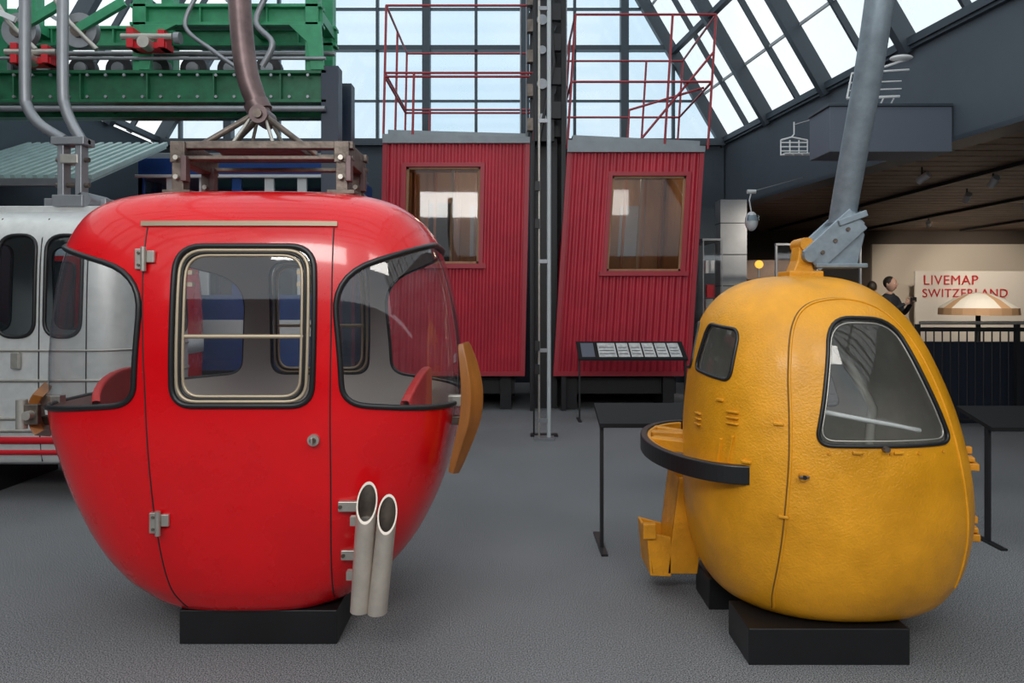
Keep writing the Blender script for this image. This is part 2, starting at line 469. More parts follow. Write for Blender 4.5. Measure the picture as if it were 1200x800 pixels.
for h in (HF, HB, HR, HL):
    b.tube(sh.path(dens(h, .03), .002), .0125, RUB, 8, True)
for h in (HF, HB):
    b.tube(sh.path(scale_poly(dens(h, .03), np.array([.032, .018])), .002), .0075, TRIM, 8, True)
    b.tube(sh.path(scale_poly(dens(h, .03), np.array([.050, .028])), .000), .006, RUB, 8, True)
    b.tube(sh.path(scale_poly(dens(h, .03), np.array([.068, .038])), -.004), .0065, TRIM, 8, True)
b.build(G)
b = B('window_rails')
for bk in (False, True):
    b.tube([sh.pt(sh.ft(x, 1.345, bk), 1.345, -.008) for x in np.linspace(-1.36, -.86, 8)], .009, TRIM, 8)
for x in (-1.375, -.85):
    for z in (1.56, 1.61): b.cbox((x + (.02 if x < -1 else -.02), 3.03, z), (.05, .03, .018), TRIM)
b.build(G)
b = B('door_seams')
lf = [(-1.535, 1.80), (-1.53, 1.5), (-1.51, 1.1), (-1.49, .7), (-1.465, .4), (-1.44, .25), (-1.40, .17)]
rt = [(-.752, 1.80), (-.748, 1.5), (-.75, 1.1), (-.752, .7), (-.765, .35), (-.775, .2)]
for L_ in (lf, rt):
    for bk in (False, True):
        b.tube([sh.pt(sh.ft(x, z, bk), z, .0005) for x, z in cr(L_, 8)], .003, BLK, 6)
b.build(G)
b = B('rain_trim')
for bk in (False, True):
    b.sweep([sh.pt(sh.ft(x, 1.815, bk), 1.815, .006) for x in np.linspace(-1.56, -.74, 14)], [(-.010, -.008), (-.010, .008), (.010, .008), (.010, -.008)], TRIM, False, False, (0, 0, 1))
b.build(G)
b = B('door_hardware')
def hinge(px, pz, s=1):
    y = sh.pt(sh.ft(px, pz), pz)[1]
    b.cbox((px - .02, y - .010, pz), (.034, .022, .085), ALU); b.cbox((px + .025, y - .012, pz + .01), (.035, .016, .05), ALU)
    b.cyl((px + .002, y - .026, pz), (0, 0, 1), .011, .10, ALU, 12)
    for dz in (-.025, .025): b.cyl((px - .02, y - .022, pz + dz), (0, 1, 0), .006, .01, STEEL, 10)
hinge(-1.525, 1.665); hinge(-1.46, .575)
y = sh.pt(sh.ft(-.815, .92), .92)[1]
b.cyl((-.815, y - .008, .92), (0, 1, 0), .024, .02, ALU, 24); b.cyl((-.815, y - .02, .92), (0, 1, 0), .012, .02, STEEL, 16)
b.cbox((-.815, y - .035, .92), (.008, .02, .03), ALU)
for z in (.64, .42):
    y = sh.pt(sh.ft(-.66, z), z)[1]
    b.cbox((-.655, y - .02, z), (.13, .03, .042), ALU)
    for dx in (-.05, .04): b.cyl((-.66 + dx, y - .037, z), (0, 1, 0), .008, .012, STEEL, 10)
b.build(G, .003)
b = B('ski_holder_tubes')
def skitube(p0, p1, r, m, kx=.9):
    p0 = Vector(p0); p1 = Vector(p1); seg = 28
    for rr, flip in ((r, False), (r * .86, True)):
        vs = []
        for k in range(seg):
            a = 2 * math.pi * k / seg; d = Vector((rr * kx * math.cos(a), rr * math.sin(a), 0))
            vs.append(p0 + d)
        for k in range(seg):
            a = 2 * math.pi * k / seg; d = Vector((rr * kx * math.cos(a), rr * math.sin(a), 0))
            q = p1 + d + Vector((0, 0, 1.6 * d.y)); vs.append(q)
        fs = [(k, (k + 1) % seg, (k + 1) % seg + seg, k + seg) for k in range(seg)]
        if flip: fs = [f[::-1] for f in fs]
        b.add(vs, fs, m if not flip else STEEL, True)
        if not flip: ring = vs[seg:]; ringb = vs[:seg]
        else:
            b.add(ring + vs[seg:], [(k, (k + 1) % seg, (k + 1) % seg + seg, k + seg) for k in range(seg)], m)
            b.add(ringb + vs[:seg], [(k, k + seg, (k + 1) % seg + seg, (k + 1) % seg) for k in range(seg)], m)
skitube((-.605, 2.90, .255), (-.580, 2.90, .685), .046, ALUP)
skitube((-.535, 2.88, .255), (-.495, 2.88, .645), .043, ALUP)
b.cbox((-.57, 2.945, .60), (.17, .03, .035), ALU); b.cbox((-.585, 2.945, .38), (.17, .03, .035), ALU)
b.build(G)
b = B('wooden_buffers')
cps = cr([(-.218, 1.30), (-.192, 1.2), (-.175, 1.08), (-.183, .96), (-.218, .84), (-.262, .71)], 6)
pts = [(x, 3.3, z) for x, z in cps]; n = len(pts)
sc = [.35 + .65 * math.sin(math.pi * (i + 1.2) / (n + 1.4)) ** .7 for i in range(n)]
b.sweep(pts, [(-.072, -.024), (-.054, .020), (.054, .020), (.072, -.024)], WOOD, False, False, (.5, .86, 0), sc)
cps = cr([(-2.165, 1.08), (-2.19, 1.03), (-2.195, .97), (-2.18, .92), (-2.15, .88)], 6)
pts = [(x, 3.35, z) for x, z in cps]; n = len(pts)
b.sweep(pts, [(-.10, -.02), (-.08, .02), (.08, .02), (.10, -.02)], WOOD, False, False, (-.4, .9, 0))
b.build(G, .005)
b = B('buffer_brackets')
for sgn in (1, -1):
    xc = -.245 if sgn > 0 else -2.13
    b.cbox((xc, 3.36, 1.03), (.10, .05, .05), ALU); b.cbox((xc, 3.36, .94), (.10, .05, .04), STEEL)
    if sgn < 0:
        b.cbox((-2.16, 3.24, .985), (.10, .03, .09), STEEL); b.cyl((-2.19, 3.24, .985), (0, 0, 1), .024, .13, ALU, 16)
        b.cyl((-2.14, 3.21, .985), (0, 1, 0), .02, .04, ALU, 12)
b.build(G, .004)
b = B('seats')
for sgn in (1, -1):
    xs = sorted((CX + sgn * .36, CX + sgn * .74)); b.box(xs[0], xs[1], 3.25, 3.95, .56, .64, RED2)
    pts = [(CX + sgn * (.66 + .06 * math.cos(t)), CY + .36 * math.sin(t)) for t in np.linspace(-1.4, 1.4, 15)]
    vs = []; fs = []
    for (px_, py_), t in zip(pts, np.linspace(-1.4, 1.4, 15)):
        zt = 1.02 + .14 * math.cos(t)
        vs += [(px_, py_, .6), (px_, py_, zt), (px_ + sgn * .04, py_, zt), (px_ + sgn * .04, py_, .6)]
    for i in range(14):
        for k in range(4): fs.append((i * 4 + k, i * 4 + (k + 1) % 4, i * 4 + 4 + (k + 1) % 4, i * 4 + 4 + k))
    b.add(vs, fs, RED2)
b.box(CX - .55, CX + .55, 3.2, 4.0, .30, .33, INNER)
b.build(G, .01)
b = B('roof_hanger_frame')
for y in (3.44, 3.76):
    b.bar((-1.61, y, 2.225), (-.75, y, 2.225), .05, .035, STEEL)
    b.bar((-1.61, y, 2.165), (-.75, y, 2.165), .05, .018, STEEL)
for x in (-1.57, -.80):
    b.cbox((x, 3.6, 2.19), (.07, .40, .10), STEEL)
    for y in (3.44, 3.76):
        b.cbox((x, y, 2.10), (.055, .07, .22), STEEL)
        b.cbox((x + .0, y, 2.00), (.13, .11, .02), STEEL)
        b.cbox((x + .035, y - .03, 2.11), (.025, .05, .12), ARM)
        for dz in (2.07, 2.16): b.cyl((x, y - .045, dz), (0, 1, 0), .012, .03, ALU, 8)
for sx in (-1, 1):
    for sy in (-.12, .12):
        b.tube([(-1.245 + sx * .24, 3.6 + sy, 2.24), (-1.245 + sx * .03, 3.6 + sy * .3, 2.40)], .015, STEEL, 10)
        b.tube([(-1.245 + sx * .10, 3.6 + sy, 2.24), (-1.245 + sx * .03, 3.6 + sy * .3, 2.40)], .009, ALU, 8)
b.cbox((-1.245, 3.6, 2.235), (.42, .36, .02), STEEL)
b.cyl((-1.235, 3.6, 2.40), (0, 1, 0), .045, .15, ARM, 20); b.cyl((-1.235, 3.6, 2.40), (0, 1, 0), .022, .18, STEEL, 16)
b.build(G, .003)
b = B('hanger_arm')
pts = cr([(-1.235, 3.6, 2.40), (-1.262, 3.6, 2.46), (-1.31, 3.6, 2.60), (-1.335, 3.6, 2.76), (-1.352, 3.6, 3.0), (-1.352, 3.6, 3.35), (-1.352, 3.6, 3.7)], 8)
b.tube(pts, .05, ARM, 20, scales=[.85 + .25 * min(1, i / 12) for i in range(len(pts))])
b.cyl((-1.26, 3.6, 2.45), (-.5, 0, 1), .062, .05, ARM, 20)
b.build(G)
b = B('display_plinth'); b.box(-1.445, -.76, 3.15, 4.0, 0, .148, BLKP); b.build(None, .004)

# ================================================================= YELLOW CABIN
YX, YY = 1.45, 3.45
pr = [(.140, 0, 1.43), (.141, .2, 1.43), (.146, .38, 1.43), (.162, .455, 1.435), (.20, .505, 1.44), (.26, .543, 1.445), (.33, .572, 1.45), (.44, .597, 1.45), (.57, .610, 1.45), (.72, .606, 1.445), (.88, .592, 1.43), (1.03, .567, 1.415), (1.18, .53, 1.395), (1.30, .49, 1.38),
      (1.40, .445, 1.365), (1.48, .385, 1.355), (1.54, .315, 1.35), (1.58, .235, 1.35), (1.602, .14, 1.35), (1.610, 0, 1.35)]
ys = Shell([(z, a, a * .98, cx, YY, 2.35) for z, a, cx in pr])
Y = empty('yellow_gondola_cabin', (YX, YY, 0))
fw = rpoly([(1.215, .915, .06), (1.795, .915, .06), (1.60, 1.415, .11), (1.32, 1.425, .10)])
FWt = [(ys.ft(x, z), z) for x, z in fw]; BWt = [(ys.ft(x, z, True), z) for x, z in fw]
rad = math.radians
sw = rpoly([(rad(-176) * K, 1.175, .05), (rad(-145) * K, 1.145, .05), (rad(-142) * K, 1.365, .06), (rad(-170) * K, 1.385, .06)])
SL = [(u / K, z) for u, z in sw]
SLB = [(-t_, z) for t_, z in SL]
ys.mesh(Y, [FWt, BWt, SL, SLB], rad(-5), YEL, INNERY, GLY)
b = B('window_seals')
for h in (FWt, BWt, SL, SLB):
    b.tube(ys.path(dens(h, .03), .001), .0085, RUB, 8, True)
b.build(Y)
b = B('window_frame_inner')
b.tube(ys.path(scale_poly(dens(FWt, .03), np.array([.030, .019])), -.004), .0035, ALU, 8, True)
b.build(Y)
b = B('door_edges')
L_ = [(1.10, .20), (1.085, .3), (1.10, .55), (1.12, .8), (1.13, 1.0), (1.14, 1.2), (1.175, 1.38), (1.25, 1.47), (1.38, 1.50), (1.50, 1.485), (1.60, 1.43), (1.70, 1.30), (1.78, 1.1), (1.83, .9), (1.86, .7), (1.87, .5), (1.84, .3)]
pp = [ys.pt(ys.ft(x, z), z, .0) for x, z in cr(L_, 6)]
b.tube(pp, .006, YEL, 8)
SEAMY = mat('seam_shadow_paint', (.16, .07, .01), .6)
b.tube([(p[0] - .006, p[1] + .001, p[2] + .003) for p in pp], .0035, SEAMY, 6)
b.build(Y)
b = B('fittings')
def ybox(deg, z, sz, off, m, roll=0):
    th = rad(deg); p = Vector(ys.pt(th, z, off)); n = Vector([float(q) for q in ys.N(np.array(th), np.array(ys.vz(z)))])
    R = Vector((n.x, n.y, 0)).normalized().to_track_quat('-Y', 'Z').to_matrix() @ Matrix.Rotation(rad(roll), 3, 'Y')
    b.cbox(p, sz, m, R)
for z in (.765, .46):
    ybox(-24, z, (.08, .05, .03), .012, YEL2); ybox(-24, z + .03, (.06, .035, .02), .01, YEL2); ybox(-20, z + .06, (.03, .05, .03), .012, YEL2)
for dz in (0, .024, .048):
    ybox(-166, .93 + dz, (.05, .02, .008), .003, YEL); ybox(-143, .97 + dz, (.06, .02, .009), .003, YEL)
for a, z in ((-137, .82), (-124, .62), (-96, .89), (-80, .89), (-124, .99), (-150, 1.06)):
    ybox(a, z, (.04, .016, .012), .003, YEL)
ybox(-150, .84, (.012, .014, .12), .002, YEL, 12); ybox(-144, .86, (.012, .014, .12), .002, YEL, 12)
p = ys.pt(ys.ft(1.165, .79), .79, .008)
b.cyl(p, (.15, 1, 0), .017, .02, YEL2, 18); b.cyl((p[0], p[1] - .012, p[2]), (0, 1, 0), .008, .016, BLK, 12)
b.cbox((p[0] + .0, p[1] - .01, p[2] + .0), (.04, .012, .012), STEEL)
for t_ in np.linspace(0, 1, 5):
    q = ys.pt(ys.ft(1.26 + .48 * t_, .885), .885, .001); b.cyl(q, (0, 1, 0), .006, .01, YEL2, 8)
b.build(Y, .003)
b = B('wiper_and_rail')
b.cyl(ys.pt(ys.ft(1.475, .905), .905, .012), (0, 1, 0), .012, .03, STEEL, 12)
b.tube([(1.27, 3.02, 1.035), (1.45, 3.0, 1.0), (1.72, 3.06, .945)], .010, WHT, 10)
b.build(Y)
b = B('buffer_ring')
def arc(rx, ry, a0, a1): return [(1.0 + rx * math.cos(t), 3.60 + ry * math.sin(t), .765) for t in np.linspace(rad(a0), rad(a1), 44)]
b.sweep(arc(.33, .57, 268, 95), [(-.040, -.018), (-.040, .018), (.040, .018), (.040, -.018)], RUB, False, False, (0, 0, 1))
b.sweep(arc(.305, .54, 262, 98), [(-.032, -.012), (-.032, .012), (.032, .012), (.032, -.012)], YEL2, False, False, (0, 0, 1))
b.bar((.72, 3.72, .765), (.90, 3.60, .765), .08, .06, YEL2); b.bar((.74, 3.90, .765), (1.05, 3.80, .765), .06, .06, YEL2)
b.bar((.78, 4.02, .77), (1.05, 3.85, .75), .05, .06, YEL2)
b.cbox((.99, 3.035, .765), (.05, .04, .03), RUB)
b.build(Y, .006)
b = B('ski_rack')
for y in (3.64, 3.88):
    b.prism([(.84, .60), (1.0, .62), (.93, .12), (.78, .12)], 'y', y, y + .02, YEL2)
b.add([(.84, 3.64, .60), (.78, 3.64, .12), (.78, 3.90, .12), (.84, 3.90, .60)], [(0, 1, 2, 3)], YEL2)
b.add([(.99, 3.645, .60), (.93, 3.645, .12), (.93, 3.89, .12), (.99, 3.89, .60)], [(0, 3, 2, 1)], YEL2)
b.prism([(.685, .33), (.80, .30), (.80, .12), (.70, .12)], 'y', 3.64, 3.66, YEL2)
b.prism([(.685, .33), (.80, .30), (.80, .12), (.70, .12)], 'y', 3.88, 3.90, YEL2)
b.prism([(.675, .33), (.69, .33), (.71, .13), (.80, .12), (.80, .105), (.695, .11)], 'y', 3.64, 3.90, YEL2)
b.box(.655, .72, 3.62, 3.66, .30, .375, YEL2)
b.build(Y, .004)
b = B('interior_seat')
b.box(1.15, 1.75, 3.45, 3.85, .55, .62, INNERY)
b.tube([(1.62, 3.35, .55), (1.66, 3.34, 1.0), (1.56, 3.36, 1.2), (1.42, 3.4, 1.42)], .022, mat('pale_grab_pole', (.5, .48, .44), .5), 12)
b.build(Y)
b = B('roof_lug')
b.prism([(1.30, 1.58), (1.43, 1.58), (1.41, 1.66), (1.40, 1.76), (1.375, 1.79), (1.35, 1.76), (1.34, 1.68)], 'y', 3.40, 3.50, YEL)
b.cyl((1.378, 3.45, 1.755), (0, 1, 0), .032, .13, YEL2, 16); b.cbox((1.37, 3.45, 1.61), (.16, .16, .04), YEL)
b.build(Y, .006)
b = B('hanger_clamp')
ax = Vector((.22, 0, .20)).normalized(); R = Matrix(((ax.x, 0, -ax.z), (0, 1, 0), (ax.z, 0, ax.x)))
b.cbox((1.505, 3.45, 1.765), (.27, .13, .012), GALV, R)
b.cbox((1.53, 3.45, 1.80), (.25, .125, .085), GALV, R)
b.cbox((1.505, 3.385, 1.775), (.30, .014, .125), GALV, R); b.cbox((1.505, 3.515, 1.775), (.30, .014, .125), GALV, R)
b.cbox((1.585, 3.45, 1.875), (.14, .17, .03), GALV, Matrix.Rotation(-.35, 3, 'Y'))
b.prism([(1.43, 1.655), (1.62, 1.66), (1.655, 1.80), (1.61, 1.90), (1.50, 1.78)], 'y', 3.40, 3.50, GALV)
b.cbox((1.535, 3.45, 1.655), (.24, .16, .02), GALV)
for d in (-.08, .0, .08):
    c = Vector((1.505, 3.378, 1.77)) + ax * d; b.cyl(c, (0, 1, 0), .010, .014, STEEL, 8)
b.cyl((1.385, 3.45, 1.70), (0, 1, 0), .03, .18, GALV, 16)
b.build(Y, .004)
b = B('hanger_pole')
b.tube(cr([(1.572, 3.46, 1.86), (1.578, 3.40, 2.05), (1.59, 3.22, 2.55), (1.60, 3.10, 3.0), (1.62, 2.98, 3.6)], 6), .060, GALV, 24)
b.build(Y)
b = B('display_plinth'); b.box(.97, 1.63, 2.97, 3.25, 0, .15, BLKP); b.box(.95, 1.3, 3.5, 3.75, 0, .15, BLKP)
b.box(1.15, 1.6, 3.25, 3.5, 0, .10, BLKP)
b.build(None, .004)

# ================================================================= SILVER GONDOLA
SX, SY = -3.62, 5.95
S_ = empty('silver_gondola_cabin', (SX, SY, 0))
sp = [(.25, 0, 0), (.252, .5, .4), (.27, .70, .54), (.34, .76, .60), (.7, .79, .63), (1.2, .79, .63), (1.8, .76, .61), (2.03, .71, .56), (2.13, .60, .46), (2.18, .4, .3), (2.19, 0, 0)]
ss = Shell([(z, a, c, SX, SY, 5) for z, a, c in sp])
hs = []
for x0, x1 in ((-.52, -.24), (-.16, .115), (.19, .45)):
    w = rpoly([(SX + x0, 1.22, .12), (SX + x1, 1.22, .12), (SX + x1, 1.97, .12), (SX + x0, 1.97, .12)])
    for bk in (False, True): hs.append([(ss.ft(x, z, bk), z) for x, z in w])
for base in (0, math.pi):
    w = rpoly([(-.38, 1.22, .12), (.38, 1.22, .12), (.38, 1.97, .12), (-.38, 1.97, .12)])
    hs.append([(base + u / .8, z) for u, z in w])
seam = ss.ft(SX + .153, 1.3)
ss.mesh(S_, hs, seam, SILV, INNER, GLD)
b = B('window_seals')
for h in hs: b.tube(ss.path(dens(h, .04), .003), .014, RUB, 8, True)
for x in (-.56, -.2, .15, .49):
    b.tube([ss.pt(ss.ft(SX + x, z), z, .001) for z in np.linspace(.3, 2.1, 12)], .005, BLK, 6)
b.build(S_)
b = B('body_bands')
def band(z, h, m, off=.004):
    b.sweep([ss.pt(t, z, off) for t in np.linspace(0, 2 * math.pi, 80, endpoint=False)], [(-h / 2, -.006), (-h / 2, .006), (h / 2, .006), (h / 2, -.006)], m, True, True, (0, 0, 1))
band(.46, .05, REDP); band(.37, .035, REDP); band(.9, .02, ALU); band(.62, .02, ALU); band(.53, .02, ALU); band(1.12, .015, ALU)
b.build(S_)
b = B('fittings')
b.cbox((SX, SY, 2.20), (.9, .5, .06), SILV); b.cbox((SX + .1, SY, 2.26), (.5, .22, .1), GREYM)
b.cbox((SX + .60, SY - .60, .36), (.35, .12, .10), ALU); b.cbox((SX, SY - .66, 1.05), (.06, .03, .12), ALU)
b.cbox((SX - .2, SY - .64, .60), (.12, .05, .16), ALU)
for x in (-.45, .45):
    b.cbox((SX + x, SY, .125), (.14, .9, .25), BLK)
b.cyl((SX + .25, SY - .1, 2.28), (0, 1, 0), .06, .3, GREYM)
b.build(S_, .006)
b = B('hanger_rods')
hy = SY - .2
for dx in (0, .30):
    b.tube(cr([(-3.86 + dx, hy, 4.1), (-3.86 + dx, hy, 3.2), (-3.84 + dx, hy, 3.02), (-3.74 + dx * .85, hy, 2.88), (-3.55 + dx * .45, hy, 2.76)], 8), .042, GREYM, 14)
hx = -3.48
b.cbox((hx, hy, 2.74), (.26, .16, .06), GREYM)
for dx in (-.07, .07):
    b.cbox((hx + dx, hy, 2.50), (.05, .10, .50), GREYM)
b.cbox((hx, hy, 2.60), (.14, .12, .07), ALU); b.cbox((hx, hy, 2.27), (.24, .16, .09), GREYM)
for z in (2.74, 2.60, 2.4): b.cyl((hx, hy, z), (1, 0, 0), .02, .26, STEEL, 10)
b.build(S_, .005)

# ================================================================= RED/WHITE CABIN further back
RX, RY = -4.7, 8.6
Rr = empty('red_white_gondola_cabin', (RX, RY, 0))
rs = Shell([(z, a, c, RX, RY, 4) for z, a, c in [(.12, 0, 0), (.122, .5, .4), (.15, .75, .6), (.3, .85, .7), (1.2, .88, .72), (1.9, .82, .68), (2.15, .7, .55), (2.25, .4, .3), (2.26, 0, 0)]])
hs = []
for x0, x1 in ((-.62, -.06), (.06, .62)):
    w = rpoly([(RX + x0, 1.15, .1), (RX + x1, 1.15, .1), (RX + x1, 1.9, .1), (RX + x0, 1.9, .1)])
    for bk in (False, True): hs.append([(rs.ft(x, z, bk), z) for x, z in w])
rs.mesh(Rr, hs, -math.pi / 2, RED, INNER, GLD)
b = B('window_seals')
for h in hs: b.tube(rs.path(dens(h, .05), .003), .014, RUB, 8, True)
for z, h in ((.95, .2), (2.0, .12)):
    b.sweep([rs.pt(t, z, .003) for t in np.linspace(0, 2 * math.pi, 80, endpoint=False)], [(-h / 2, -.006), (-h / 2, .006), (h / 2, .006), (h / 2, -.006)], WHT, True, True, (0, 0, 1))
b.build(Rr)
b = B('feet'); b.box(RX - .5, RX - .35, RY - .4, RY + .4, 0, .13, BLK); b.box(RX + .35, RX + .5, RY - .4, RY + .4, 0, .13, BLK); b.build(Rr)

# ================================================================= BLUE CABLE CAR
b = B('blue_cable_car')
x0, x1, y0, y1 = -4.95, -2.35, 9.6, 12.2
b.box(x0, x1, y0, y1, .55, 1.55, BLUE); b.box(x0 + .01, x1 - .01, y0 - .01, y1, 1.0, 1.22, WHT)
b.box(x0, x1, y0, y1, 3.12, 3.36, BLUE); b.box(x0 + .05, x1 - .05, y0 + .05, y1 - .05, 3.36, 3.44, ROOFG)
b.box(x0 - .03, x1 + .03, y0 - .03, y1 + .03, 3.10, 3.14, WHT)
n = 6
for i in range(n + 1):
    x = x0 + (x1 - x0) * i / n; b.box(max(x0, x - .06), min(x1, x + .06), y0, y0 + .08, 1.55, 3.12, BLUE if i % 3 == 0 else WHT)
    b.box(max(x0, x - .06), min(x1, x + .06), y1 - .08, y1, 1.55, 3.12, BLUE)
for i in range(n + 1):
    y = y0 + (y1 - y0) * i / n
    for X in (x0, x1 - .08): b.box(X, X + .08, max(y0, y - .06), min(y1, y + .06), 1.55, 3.12, BLUE)
b.box(x0 + .02, x1 - .02, y0 + .03, y0 + .04, 1.55, 3.12, GLD); b.box(x0 + .02, x0 + .03, y0, y1, 1.55, 3.12, GLD); b.box(x1 - .03, x1 - .02, y0, y1, 1.55, 3.12, GLD)
b.box(x0, x1, y0, y0 + .06, 2.45, 2.5, WHT)
b.box(x0 + .1, x1 - .1, y1 - .12, y1 - .09, .6, 3.05, INNER)
for x in (x0 + .3, x1 - .45): b.box(x, x + .15, y0 + .2, y1 - .2, 0, .55, BLK)
b.box(-3.75, -3.5, 10.6, 11.2, 3.44, 3.6, ROOFG)
b.build(None, .01)

b = B('corrugated_canopy')
def cz(y): return 2.78 + (y - 7.75) * .42
b.add([(-6.34, 7.75, cz(7.75)), (-4.5, 7.75, cz(7.75)), (-4.5, 9.45, cz(9.45)), (-6.34, 9.45, cz(9.45)), (-6.34, 7.75, cz(7.75) - .04), (-4.5, 7.75, cz(7.75) - .04), (-4.5, 9.45, cz(9.45) - .04), (-6.34, 9.45, cz(9.45) - .04)],
      [(0, 1, 2, 3), (4, 7, 6, 5), (0, 4, 5, 1), (1, 5, 6, 2), (2, 6, 7, 3), (3, 7, 4, 0)], TEAL)
for i in range(16):
    x = -6.28 + i * .118
    b.bar((x, 7.75, cz(7.75) + .02), (x, 9.45, cz(9.45) + .02), .05, .05, TEAL)
b.bar((-6.34, 7.72, 2.74), (-4.5, 7.72, 2.74), .06, .08, GREYM)
b.build(None)

# ================================================================= GREEN CARRIAGE
b = B('green_cable_car_carriage')
def ibeam(x0, x1, y, z0, z1, m, d=.12):
    b.box(x0, x1, y - d / 2, y + d / 2, z1 - .03, z1, m); b.box(x0, x1, y - d / 2, y + d / 2, z0, z0 + .03, m)
    b.box(x0, x1, y - .012, y + .012, z0, z1, m)
    x = x0 + .02
    while x < x1: b.box(x, x + .016, y - d / 2 + .01, y + d / 2 - .01, z0, z1, m); x += .62
GY = 6.8; XR = -1.72
for y in (GY, GY + .55):
    ibeam(-5.9, XR, y, 3.32, 3.62, GRN, .16)
    ibeam(-5.9 if y > GY else -3.55, XR - .05, y, 4.04, 4.24, GRN2, .14)
    for x in (-4.9, -3.52, -1.92): b.box(x, x + .12, y - .07, y + .07, 3.62, 4.6, GRN2)
b.prism([(XR - .35, 4.04), (XR - .05, 4.04), (XR - .02, 3.62), (XR - .14, 3.62), (XR - .18, 3.88)], 'y', GY - .09, GY - .05, GRN2)
b.prism([(-3.45, 4.04), (-3.1, 4.04), (-3.3, 3.94), (-3.36, 3.62), (-3.45, 3.62)], 'y', GY - .09, GY - .05, GRN2)
for x in (-5.7, -4.7, -3.5, -2.5, XR - .12):
    b.box(x, x + .1, GY, GY + .55, 3.50, 3.61, GRN); b.box(x - .05, x + .05, GY, GY + .55, 4.12, 4.22, GRN2)
x = -5.6
while x < -2.1:
    b.cyl((x, GY + .25, 3.72), (0, 1, 0), .13, .08, BLK, 24); b.cyl((x, GY + .25, 3.72), (0, 1, 0), .06, .14, GREYM, 16); x += .36
for y, z, r in ((GY - .12, 3.25, .028), (GY + .25, 3.88, .026), (GY - .10, 3.72, .016)):
    b.tube([(-6.2, y, z), (XR, y, z)], r, GREYM, 10)
for cx in (-4.5, -3.95):
    b.cyl((cx, GY - .15, 3.95), (0, 1, 0), .16, .07, GREYM, 28); b.cyl((cx, GY - .15, 3.95), (0, 1, 0), .07, .12, STEEL, 18)
    b.bar((cx, GY - .2, 3.95), (cx + .42, GY - .2, 4.2), .05, .08, GRN2)
    b.tube([(cx - .2, GY - .25, 4.25), (cx - .05, GY - .25, 4.0), (cx + .2, GY - .25, 3.75)], .022, ALU, 8)
for cx, cz_ in ((-3.3, 3.80), (-2.42, 4.36), (-4.35, 3.66)):
    b.cbox((cx, GY - .16, cz_), (.34, .14, .06), REDP); b.cbox((cx - .15, GY - .18, cz_ + .06), (.06, .16, .18), REDP); b.cbox((cx + .13, GY - .18, cz_ + .05), (.06, .16, .16), REDP)
    b.cyl((cx, GY - .24, cz_ + .07), (1, 0, 0), .03, .46, ALU, 10); b.cyl((cx, GY - .26, cz_), (0, 1, 0), .055, .12, ALU, 14)
    b.cyl((cx + .26, GY - .2, cz_ + .07), (1, 0, 0), .055, .05, GREYM, 14)
b.tube(cr([(-2.9, GY - .12, 4.3), (-3.0, GY - .14, 4.0), (-2.75, GY - .14, 3.78), (-2.55, GY - .12, 3.64)], 6), .02, GREYM, 8)
b.tube(cr([(-2.2, GY - .12, 4.4), (-2.35, GY - .14, 4.05), (-2.2, GY - .14, 3.85), (-2.3, GY - .12, 3.64)], 6), .028, GREYM, 8)
b.bar((-4.95, GY - .3, 4.22), (-4.45, GY - .3, 4.0), .03, .05, WHT); b.bar((-4.78, GY - .3, 4.15), (-4.72, GY - .3, 3.35), .04, .04, WHT)
b.cyl((-4.72, GY - .3, 3.4), (0, 1, 0), .06, .1, WHT, 14)
for i in range(24):
    x = -5.8 + i * .17
    for z in (3.37, 3.57): b.cyl((x, GY - .085, z), (0, 1, 0), .014, .02, GREYM, 8)
for x in (XR - .05, -5.95):
    for y in (GY, GY + .55):
        b.box(x, x + .16, y - .08, y + .08, 0, 3.32 if x < -2 else 3.66, NAVY); b.box(x - .1, x + .26, y - .16, y + .16, 0, .02, NAVY)
b.build(None, .003)

